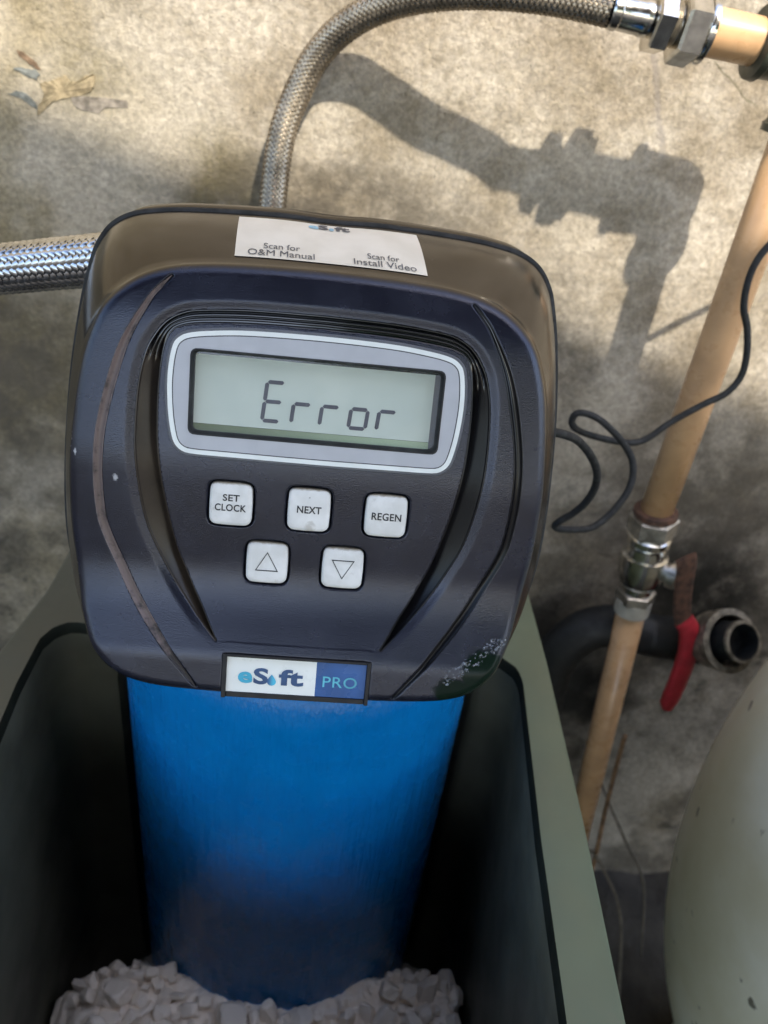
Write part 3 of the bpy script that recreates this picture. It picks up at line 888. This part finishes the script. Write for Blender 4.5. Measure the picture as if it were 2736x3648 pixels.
# --- name badge
bd = mesh('badge_holder', *merge([box(-.0298, .0298, -.0797, -.0606, -.020, -.0008), box(-.0298, -.0280, -.0797, -.0606, -.0008, .0024), box(.0282, .0298, -.0797, -.0606, -.0008, .0024),
                                  box(-.0280, .0282, -.0618, -.0606, -.0008, .0024), box(-.0280, .0282, -.0797, -.0775, -.0008, .0014)]), 'dark_edge', soft, False, FR)
bv_ = bd.modifiers.new('bevel', 'BEVEL'); bv_.width = .0003; bv_.segments = 2
bw = .0008
plate = mesh('badge_plate', *merge([box(-.0280, .0079, -.0775, -.0618, -.0006, bw)]), 'white_print', soft, False, FR)
panel = mesh('badge_panel', *merge([box(.0079, .0281, -.0775, -.0618, -.0006, bw)]), 'blue_print', soft, False, FR)
def print_on(s_, a, b2, c_, d_, mat, par, bold=0., shear=0., spacing=1., dz=.0002):
    tv, tf = text_mesh(s_, a, b2, c_, d_, bold, shear, spacing)
    return mesh('lettering', [(p[0], p[1], bw + dz) for p in tv], tf, mat, par, False, FR)
print_on('e', -.0234, -.0176, -.0734, -.0684, 'cyan_ink', plate, .035, .0)
print_on('S', -.0172, -.0112, -.0736, -.0664, 'navy_ink', plate, .035, .0)
print_on('ft', -.0070, .0030, -.0736, -.0664, 'navy_ink', plate, .035, .0)
dr = []
for i in range(28):
    a = 2 * math.pi * i / 28
    r = .00185
    y_ = -math.cos(a); x_ = math.sin(a) * (1 if y_ < .1 else (1 - (y_ - .1) / .9) ** .55 * 1.0)
    dr.append((-.00985 + x_ * r, -.0720 + (y_ * r if y_ < .1 else .1 * r + (y_ - .1) * r * 1.75), bw + .00025))
mesh('drop_mark', dr, [tuple(range(28))], 'drop_ink', plate, False, FR)
print_on('PRO', .0108, .0247, -.0731, -.0683, 'aqua_ink', panel, .004, 0, 1.05)
# --- sticker lying on the top of the cover
FL, FRt, BR, BL = (-.0342, .0398), (.0374, .0398), (.0342, .0735), (-.0367, .0735)
def on_top(a, b, dz):
    """a in 0..1 from left to right, b in 0..1 from front to back, dropped on the cover"""
    x_ = (FL[0] * (1 - a) + FRt[0] * a) * (1 - b) + (BL[0] * (1 - a) + BR[0] * a) * b
    y_ = FL[1] * (1 - b) + BL[1] * b
    h_ = COVER_BVH.ray_cast(Vector((x_, y_, .3)), Vector((0, 0, -1)))
    return (x_, y_, (h_[0].z if h_[0] else .084) + dz)
na, nb_ = 24, 10
V = [on_top(i / na, j / nb_, .0003) for j in range(nb_ + 1) for i in range(na + 1)]
F = [(j * (na + 1) + i, j * (na + 1) + i + 1, (j + 1) * (na + 1) + i + 1, (j + 1) * (na + 1) + i) for j in range(nb_) for i in range(na)]
st = mesh('sticker', V, F, 'paper', soft, True)
def print_top(s_, a, b2, c_, d_, mat, bold=0.):
    tv, tf = text_mesh(s_, a, b2, c_, d_, bold)
    mesh('lettering', [on_top(p[0], p[1], .00055) for p in tv], tf, mat, st, False)
print_top('Scan for', .145, .335, .175, .285, 'ink_grey')
print_top('O&M Manual', .065, .410, .035, .150, 'sticker_ink', .0)
print_top('Scan for', .690, .860, .175, .285, 'ink_grey')
print_top('Install Video', .615, .945, .035, .150, 'sticker_ink', .0)
print_top('e', .385, .440, .800, .905, 'faded_blue', .03)
print_top('S', .440, .495, .800, .965, 'ink_grey', .03)
print_top('ft', .530, .615, .800, .965, 'ink_grey', .03)
V = [on_top(.512 + .014 * math.sin(2 * math.pi * i / 10), .835 - .05 * math.cos(2 * math.pi * i / 10), .00055) for i in range(10)]
mesh('drop_mark', V, [tuple(range(10))], 'faded_blue', st, False)
# --- tank
prof = [(0, .085), (.004, .097), (.02, .1)]
prof += [(.02 + (.535 - .02) * i / 24, .1) for i in range(1, 25)]
for i in range(1, 15):
    a = rad(90 * i / 15)
    prof.append((.535 + .052 * math.sin(a), .1 * math.cos(a) ** .8))
prof.append((.589, .030))
mesh('resin_tank', *lathe(TANK, (0, 0, 1), prof, 96), 'blue', soft, True)
# --- water beads on the wet lower right corner
bvp = []
rr_ = random.Random(4)
wetpts = []
for i in range(900):
    u_, v_ = rr_.uniform(.060, .085), rr_.uniform(-.072, -.048)
    s_ = (u_ - .060) * .80 + (-.0685)
    if s_ - .0015 < v_ < s_ + .0050 and len(wetpts) < 120:
        wetpts.append((u_, v_))
for u_, v_ in wetpts:
    o_ = FR @ Vector((u_, v_, .05)); d_ = FR.to_3x3() @ Vector((0, 0, -1))
    h_ = COVER_BVH.ray_cast(o_, d_)
    if not h_[0]: continue
    r_ = rr_.choice((.0003, .0003, .0004, .0006))
    nn = h_[1] if h_[1].dot(-d_) > 0 else -h_[1]
    bvp.append(lathe(h_[0], nn, [(-.00005, r_), (r_ * .35, r_ * .9), (r_ * .6, r_ * .55), (r_ * .7, r_ * .12)], 8, False, True))
props(mesh('water_beads', *merge(bvp), 'water'), 'tiny water beads on the lower right corner of the black cover', 'water drops', kind='stuff')
# ------------------------------------------------------------------ brine cabinet
RZ = -.163
cab = thing('brine_cabinet', 'open green plastic brine cabinet standing round the blue tank, salt inside', 'cabinet', (-.01, .0, GZ))
inn = [(.1160, -.118), (.1168, -.106), (.1215, -.0245), (.1305, .080), (.1290, .0905), (.1220, .0985), (.1075, .1030)]
arc = [(.1065 * math.cos(rad(a)), .100 + .1065 * math.sin(rad(a))) for a in range(6, 175, 8)]
inn_l = [(-.1075, .1040), (-.1360, .1060), (-.1440, .1010), (-.1487, .0900), (-.1495, .0545), (-.1455, -.0245), (-.1415, -.106), (-.1405, -.118)]
INN = resample(np.array(inn + arc + inn_l), 220)
outp = [(.1335, -.30), (.1430, -.1066), (.1475, -.0089), (.1505, .100), (.1500, .225), (.135, .245), (-.140, .245), (-.1570, .225), (-.1600, .136), (-.1640, .1127), (-.1690, .081), (-.1710, -.02), (-.166, -.1066), (-.155, -.30)]
OUTC = resample(np.array(outp), 900)
ctr = np.array([-.008, -.01])
ang_i = np.arctan2(INN[:, 1] - ctr[1], INN[:, 0] - ctr[0])
ang_o = np.arctan2(OUTC[:, 1] - ctr[1], OUTC[:, 0] - ctr[0])
so = np.argsort(ang_o)
xo = np.interp(ang_i, ang_o[so], OUTC[so, 0], period=2 * math.pi); yo = np.interp(ang_i, ang_o[so], OUTC[so, 1], period=2 * math.pi)
OL = np.stack([xo, yo], 1)
def l3(P_, z): return [(p[0], p[1], z - (.050 * float(sstep(-p[1], .1125, .1175) * (1 - sstep(abs(p[0] + .012), .085, .112))) if z > -.3 else 0)) for p in P_]      # front edge is cut lower
edge_o = OL + (ctr - OL) * .02
edge_i = INN + (OL - INN) / (np.linalg.norm(OL - INN, axis=1)[:, None] + 1e-9) * .0012
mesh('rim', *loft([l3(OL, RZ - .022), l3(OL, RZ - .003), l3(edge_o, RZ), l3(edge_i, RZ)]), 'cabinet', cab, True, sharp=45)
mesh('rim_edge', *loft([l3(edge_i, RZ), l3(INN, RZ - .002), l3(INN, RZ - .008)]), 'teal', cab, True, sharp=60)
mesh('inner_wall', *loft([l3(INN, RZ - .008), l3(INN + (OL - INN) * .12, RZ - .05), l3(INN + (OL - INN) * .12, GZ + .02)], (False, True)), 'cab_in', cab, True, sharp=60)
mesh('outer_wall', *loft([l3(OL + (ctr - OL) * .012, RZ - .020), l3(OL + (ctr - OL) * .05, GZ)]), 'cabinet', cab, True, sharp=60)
# salt: a mound round the tank with loose broken lumps on top
def salt_z(x_, y_):
    z_ = -.385 + .010 * noise.noise((x_ * 30, y_ * 30, 2.))
    z_ -= 1.3 * max(0., abs(x_ - .0) - .112) + 1.7 * max(0., y_ - .016)
    return max(z_, -.56)
V = []
gx_, gy_ = np.linspace(-.146, .122, 200), np.linspace(-.111, .12, 180)
for y_ in gy_:
    for x_ in gx_:
        V.append((x_, y_, salt_z(x_, y_) + .0045 * abs(noise.noise((x_ * 120, y_ * 120, 0.))) + .002 * noise.noise((x_ * 330, y_ * 330, 4.))))
F = [(j * 200 + i, j * 200 + i + 1, (j + 1) * 200 + i + 1, (j + 1) * 200 + i) for j in range(179) for i in range(199)]
props(mesh('salt_bed', V, F, 'salt'), 'bed of white salt at the bottom of the cabinet round the blue tank', 'salt', kind='stuff')
lump_me = []
for k in range(9):
    bm = bmesh.new()
    bmesh.ops.create_icosphere(bm, subdivisions=3, radius=1.)
    sx, sy, sz = random.uniform(.8, 1.35), random.uniform(.7, 1.1), random.uniform(.55, .9)
    planes = [Vector((random.uniform(-1, 1), random.uniform(-1, 1), random.uniform(-1, 1))).normalized() for _ in range(3)] + [Vector(a_) for a_ in ((1, .1, 0), (-1, 0, .1), (0, 1, .1), (.1, -1, 0), (0, .1, 1), (.1, 0, -1))]
    for v in bm.verts:
        for pl in planes:
            d = v.co.dot(pl)
            if d > .72: v.co -= pl * (d - .72)
        v.co = Vector((v.co.x * sx, v.co.y * sy, v.co.z * sz)) * (1 + .10 * noise.noise(v.co * 2.2 + Vector((k * 5, 0, 0))))
    me = bpy.data.meshes.new('salt_lump')
    bm.to_mesh(me); bm.free()
    me.materials.append(M['salt'])
    lump_me.append(me)
rr_ = random.Random(11)
placed = []
tries = 0
while len(placed) < 280 and tries < 20000:
    tries += 1
    x_, y_ = rr_.uniform(-.132, .128), rr_.uniform(-.100, .040)
    s_ = rr_.choice((.0045, .0055, .0065, .008, .010))
    if math.hypot(x_, y_ - .098) < .1 + s_: continue
    if x_ > .112 + (y_ + .1) * .08 or x_ < -.135: continue
    if any((x_ - a) ** 2 + (y_ - b) ** 2 < (.62 * (s_ + c)) ** 2 for a, b, c in placed): continue
    placed.append((x_, y_, s_))
    o = bpy.data.objects.new('salt_lump', lump_me[rr_.randrange(9)])
    o.location = (x_, y_, salt_z(x_, y_) + s_ * rr_.uniform(.2, .9))
    o.rotation_euler = (rr_.uniform(0, 6), rr_.uniform(0, 6), rr_.uniform(0, 6))
    o.scale = (s_ * rr_.uniform(.9, 1.6), s_ * rr_.uniform(.8, 1.3), s_ * rr_.uniform(.7, 1.3))
    COL.objects.link(o)
    props(o, 'broken white lump of salt lying on the salt in the cabinet', 'salt lump', 'salt lumps in the cabinet')
# ------------------------------------------------------------------ braided hoses
def braid(path, R, n, turns_per_m, width, amp, samples_per_m):
    """woven cover: n flat strands each way, passing over and under one another"""
    Pp = smooth_path(path, .002)
    T, N, B = frames(Pp)
    s = [0.]
    for i in range(1, len(Pp)): s.append(s[-1] + (Pp[i] - Pp[i - 1]).length)
    L = s[-1]
    om = 2 * math.pi * turns_per_m
    K = int(L * samples_per_m)
    xs_ = np.linspace(0, L, K)
    arr = lambda A: np.stack([np.interp(xs_, s, [a[i] for a in A]) for i in range(3)], 1)
    PP, NN, BB = arr(Pp), arr(N), arr(B)
    parts = []
    tilt = om * R
    ln = math.hypot(1, tilt)
    for sg in (1, -1):
        for k in range(n):
            rad_ = R + sg * amp * np.cos(n * om * xs_)
            Vs = []
            for off, dr_ in ((-width / 2, -.25), (0, .0), (width / 2, -.25)):
                # offset across the strand: along the angle and along the axis
                da = off / ln / R
                th = sg * om * xs_ + 2 * math.pi * k / n + da
                dx_ = -sg * off * tilt / ln
                r_ = rad_ + dr_ * width * .35
                TT = np.gradient(PP, axis=0); TT /= np.linalg.norm(TT, axis=1)[:, None]
                Vs.append(PP + TT * dx_ + (NN * np.cos(th)[:, None] + BB * np.sin(th)[:, None]) * r_[:, None])
            Vv_ = np.concatenate(Vs)
            Ff = []
            for i in range(K - 1):
                Ff.append((i, i + 1, K + i + 1, K + i)); Ff.append((K + i, K + i + 1, 2 * K + i + 1, 2 * K + i))
            parts.append((Vv_, Ff))
    return merge(parts), Pp
HOSE1 = [(-0.0407, 0.2850, -0.0022), (-0.0427, 0.2960, 0.0281), (-0.0426, 0.3000, 0.0380), (-0.0414, 0.3080, 0.0612), (-0.0382, 0.3140, 0.0843), (-0.0305, 0.3180, 0.1058), (-0.0194, 0.3180, 0.1275), (-0.0033, 0.3110, 0.1454), (0.0189, 0.3010, 0.1591), (0.0467, 0.2880, 0.1680), (0.0768, 0.2760, 0.1726), (0.1072, 0.2690, 0.1737), (0.1303, 0.2640, 0.1726), (0.1422, 0.2600, 0.1715)]
h1 = thing('flexible_hose', 'thin grey braided hose arching up from behind the control head', 'hose', (-0.0407, 0.2850, -0.0022))
(bvx, bfx), path1 = braid(HOSE1, .0087, 12, 26, .0018, .00045, 1200)
o_ = mesh('braid', bvx, bfx, 'grey_braid', h1, True); o_['kind'] = 'stuff'
mesh('hose_core', *tube(path1, .0082, 20), 'hose_core', h1, True)
HOSE2 = [(-.2086, .1400, .0235), (-.1886, .1350, .0293), (-.1700, .1300, .0346), (-.1545, .1250, .0394), (-.1322, .1180, .0458), (-.1091, .1100, .0525), (-.0964, .1050, .0563), (-.080, .100, .061)]
h2 = thing('flexible_hose', 'thick shiny steel braided hose entering from the left edge', 'hose', (-.2086, .14, .0235))
(bvx, bfx), path2 = braid(HOSE2, .0112, 10, 26, .0040, .00065, 1800)
o_ = mesh('braid', bvx, bfx, 'steel', h2, True); o_['kind'] = 'stuff'
mesh('hose_core', *tube(path2, .0107, 24), 'hose_core', h2, True)
# end fittings of the thin hose
AX = (Vector((.2282, .26, .1656)) - Vector((.1406, .26, .1716))).normalized()
P0 = Vector((.1412, .26, .1716))
at = lambda t_: P0 + AX * t_
mesh('ferrule', *lathe(at(0), AX, [(0, .0086), (.001, .0094), (.0045, .0096), (.0055, .0088), (.0065, .0090), (.0175, .0092), (.0185, .0098), (.0225, .0096), (.0235, .0082)], 40), 'chrome', h1, True, sharp=35)
mesh('swivel_nut', *hexnut(at(.0235), AX, .0105, .0172, .10, .35), 'chrome', h1, False)
# ------------------------------------------------------------------ cream pipe with valve
pp = thing('water_pipe', 'cream plastic water pipe with ball valve running down the wall', 'pipe', (.30, .26, GZ))
mesh('threaded_neck', *lathe(at(.034), AX, [(0, .0105), (.0007, .0118), (.0014, .0105), (.0021, .0118), (.0028, .0105), (.0035, .0118), (.0042, .0105), (.0060, .0105)], 32), 'dull_metal', pp, True, sharp=30)
mesh('union_nut', *hexnut(at(.0385), AX, .0140, .0198, .10, .10), 'chrome', pp, False)
mesh('union_flange', *lathe(at(.0525), AX, [(0, .0165), (.001, .0172), (.0035, .0172), (.0045, .015)], 36), 'chrome', pp, True, sharp=35)
EL = Vector((0.2667, .26, 0.1630))
DN = Vector((-0.0075, 0, -1.0000))
mesh('horizontal_pipe', *lathe(at(.050), AX, [(0, .0125), ((EL - at(.050)).length - .030, .0125)], 40), 'pipe', pp, True, sharp=40)
mesh('elbow_collar', *lathe(EL - AX * .0400, AX, [(0, .0130), (.001, .0190), (.005, .0196), (.007, .0175), (.038, .0165)], 40), 'collar_dark', pp, True, sharp=35)
elb = smooth_path([EL - AX * .012, EL - AX * .005, EL + AX * .003 + DN * .003, EL + DN * .010, EL + DN * .024], .002)
mesh('elbow', *tube(elb, .0165, 28), 'collar_dark', pp, True)
VT, VB = EL + DN * .018, Vector((.2643, .26, -.1507))
mesh('elbow_collar', *lathe(EL + DN * .021, VB - VT, [(0, .0165), (.014, .0170), (.016, .0190), (.020, .0190), (.021, .0150)], 40), 'collar_dark', pp, True, sharp=35)
mesh('upper_pipe', *tube([VT, VT.lerp(VB, .33), VT.lerp(VB, .66), VB], .0124, 36), 'pipe', pp, True)
DV = (Vector((.2732, .26, -.251)) - VB).normalized()
va = lambda t_: VB + DV * t_
valve = mesh('valve_body', *lathe(va(.030), DV, [(0, .0120), (.001, .0150), (.008, .0160), (.009, .0185), (.018, .0195), (.030, .0185), (.038, .0150), (.040, .0125), (.050, .0125)], 36), 'chrome', pp, True, sharp=30)
mesh('pipe_collar', *lathe(va(-.004), DV, [(0, .0135), (.001, .0168), (.005, .0172), (.006, .0150)], 36), 'rust', pp, True, sharp=30)
mesh('gland_nut', *hexnut(va(.002), DV, .0165, .0192, .10, .3), 'dull_metal', pp, False)
mesh('gland_ring', *lathe(va(.0185), DV, [(0, .0145), (.002, .0172), (.007, .0175), (.0115, .0135)], 36), 'chrome', pp, True, sharp=30)
mesh('gland_nut', *hexnut(va(.076), DV, .011, .0160, .10, .2), 'dull_metal', pp, False)
mesh('pipe_collar', *lathe(va(.0845), DV, [(0, .0125), (.001, .0146), (.014, .0146), (.0155, .0125)], 36), 'grey_collar', pp, True, sharp=30)
LB = Vector((.3140, .262, -.6795))
LT = va(.099)
mesh('lower_pipe', *tube([LT, LT.lerp(LB, .5), LB], .0119, 36), 'pipe', pp, True)
# lever: spindle, rusty arm, red sleeve
mesh('spindle', *lathe(va(.048), Vector((.75, -.62, .05)), [(0, .008), (.022, .008), (.0225, .011), (.029, .011), (.030, .006)], 24), 'dull_metal', pp, True, sharp=30)
def strap(pts, width, th):
    """flat bar with rounded section following a path"""
    Pp = smooth_path(pts, .003)
    T, N, B = frames(Pp)
    view = Vector((.25, -.95, .15)).normalized()
    loops = []
    for i, p in enumerate(Pp):
        side = T[i].cross(view).normalized(); nrm = side.cross(T[i]).normalized()
        wv = width(i / (len(Pp) - 1)) if callable(width) else width
        loops.append([p + side * (wv * math.copysign(abs(math.cos(a)) ** .7, math.cos(a))) + nrm * (th * math.copysign(abs(math.sin(a)) ** .7, math.sin(a))) for a in [2 * math.pi * k / 14 for k in range(14)]])
    return loft(loops, (True, True))
lev = mesh('lever_arm', *strap([(.2870, .2345, -.172), (.2900, .234, -.180), (.2955, .235, -.2038), (.3030, .235, -.2300), (.3115, .235, -.2420)], lambda t_: .0092 - .0014 * t_, .0018), 'rust', pp, True, sharp=50)
mesh('lever_sleeve', *strap([(.3058, .235, -.2350), (.3135, .235, -.2450), (.3190, .235, -.2620), (.3215, .235, -.2800), (.3225, .235, -.3000), (.3225, .235, -.3200), (.3225, .235, -.3360)], lambda t_: (.0084 + .0012 * math.sin(t_ * 3.1)) * min(1, .55 + (1 - t_) * 6), .0042), 'red', lev, True, sharp=60)
# ------------------------------------------------------------------ black drain pipe with a rust-rimmed open end
dp = thing('drain_pipe', 'thick black drain pipe with a rusty open end beside the red lever', 'pipe', (.24, .28, GZ))
bulk = smooth_path([(.3420, .2420, -.262), (.3370, .2560, -.276), (.3250, .2700, -.2860), (.3062, .2800, -.2916), (.2703, .2800, -.2845), (.2450, .2800, -.2954), (.2300, .2800, -.3260), (.2290, .2800, -.3748), (.2350, .2800, -.47), (.24, .28, GZ)], .006)
mesh('pipe_run', *tube(bulk, .0190, 30), 'black_pipe', dp, True)
d2 = Vector((.22, -.74, .62)).normalized()
E0 = Vector((.3466, .2280, -.2476)) - d2 * .021
mesh('coupling', *lathe(E0, d2, [(0, .0240), (.014, .0245), (.015, .0262), (.022, .0266), (.0225, .0215), (.016, .0200)], 40, True, False), 'rim_metal', dp, True, sharp=35)
sp_ = mesh('spout', *lathe(E0 + d2 * .014, d2, [(0, .0160), (.019, .0160), (.0195, .0168), (.0225, .0170), (.0230, .0150), (.020, .0140), (.004, .0138)], 40, False, True), 'black_pipe', dp, True, sharp=35)
mesh('spout_rim', *lathe(E0 + d2 * .0335, d2, [(0, .0164), (.0006, .0173), (.0036, .0173), (.0040, .0148), (.0030, .0146)], 40, False, False), 'rim_metal', dp, True, sharp=35)
# ------------------------------------------------------------------ cable
CORD = [(.1077, .085, 0.), (.1171, .095, -.0051), (.1252, .1, -.0086), (.1353, .11, -.0163), (.1471, .12, -.0288), (.1576, .13, -.0443), (.1634, .14, -.061), (.1626, .145, -.0748), (.1586, .15, -.0868), (.1527, .152, -.0944), (.1513, .155, -.1005), (.1571, .158, -.1044), (.1756, .165, -.1075), (.185, .17, -.1055), (.1934, .175, -.099), (.2008, .18, -.0887), (.2039, .185, -.0791), (.2023, .19, -.0684), (.1948, .193, -.0586), (.1857, .195, -.051), (.1759, .197, -.0447), (.1672, .199, -.0424), (.1613, .2, -.0435), (.1597, .2, -.0481), (.1613, .2, -.0524), (.1686, .203, -.0575), (.1827, .206, -.0621), (.1982, .21, -.0658), (.2106, .213, -.0669), (.2197, .216, -.064), (.2301, .22, -.0562), (.2399, .222, -.0488), (.2549, .225, -.0391), (.2674, .228, -.0321), (.274, .23, -.0201), (.2732, .232, -.0052), (.2684, .234, .0109), (.2621, .235, .023), (.2593, .236, .0369), (.2605, .238, .0506), (.2667, .24, .0627), (.2824, .245, .0766), (.32, .26, .09)]
props(mesh('power_cord', *tube(smooth_path(CORD, .003), .0023, 10), 'rubber'), 'thin black power cord looping from the control head across the cream pipe', 'cord')
# ------------------------------------------------------------------ cream pressure tank
pt = thing('pressure_tank', 'cream painted round pressure tank with dark specks at lower right', 'tank', (.478, .05, GZ))
prof = []
for i in range(1, 48):
    a = math.pi * i / 48
    prof.append((.341 - .341 * math.cos(a), .19 * math.sin(a)))
mesh('tank_shell', *lathe((.478, .05, -.308 - .341), (0, 0, 1), prof, 96), 'tank_paint', pt, True)
mesh('foot_ring', *lathe((.478, .05, GZ), (0, 0, 1), [(0, .115), (.120, .105)], 48), 'tank_paint', pt, True, sharp=40)
# ------------------------------------------------------------------ dry stalks
for nm, mt, r_, pts in (('dry_stalk', 'straw', .0022, [(.2990, .240, -.380), (.3000, .240, -.3986), (.3040, .232, -.4780), (.3085, .222, -.5500), (.315, .20, GZ)]),
                        ('dry_stalk', 'grey_straw', .0016, [(.2957, .215, -.5183), (.3200, .2200, -.5571), (.3423, .195, -.5983), (.365, .16, GZ)]),
                        ('dry_stalk', 'grey_straw', .0014, [(.3180, .283, -.50), (.3250, .2700, -.5111), (.3537, .2550, -.5589), (.3832, .2400, -.6096), (.41, .225, GZ)])):
    lab = {.0022: 'reddish brown dry stalk standing along the cream pipe behind the cabinet', .0016: 'short brownish dry stalk fallen on the dark ground by the cabinet', .0014: 'brownish dry stalk leaning across the foot of the wall'}[r_]
    props(mesh(nm, *tube(smooth_path(pts, .02), r_, 7), mt), lab, 'stalk', 'dry stalks behind the cabinet')
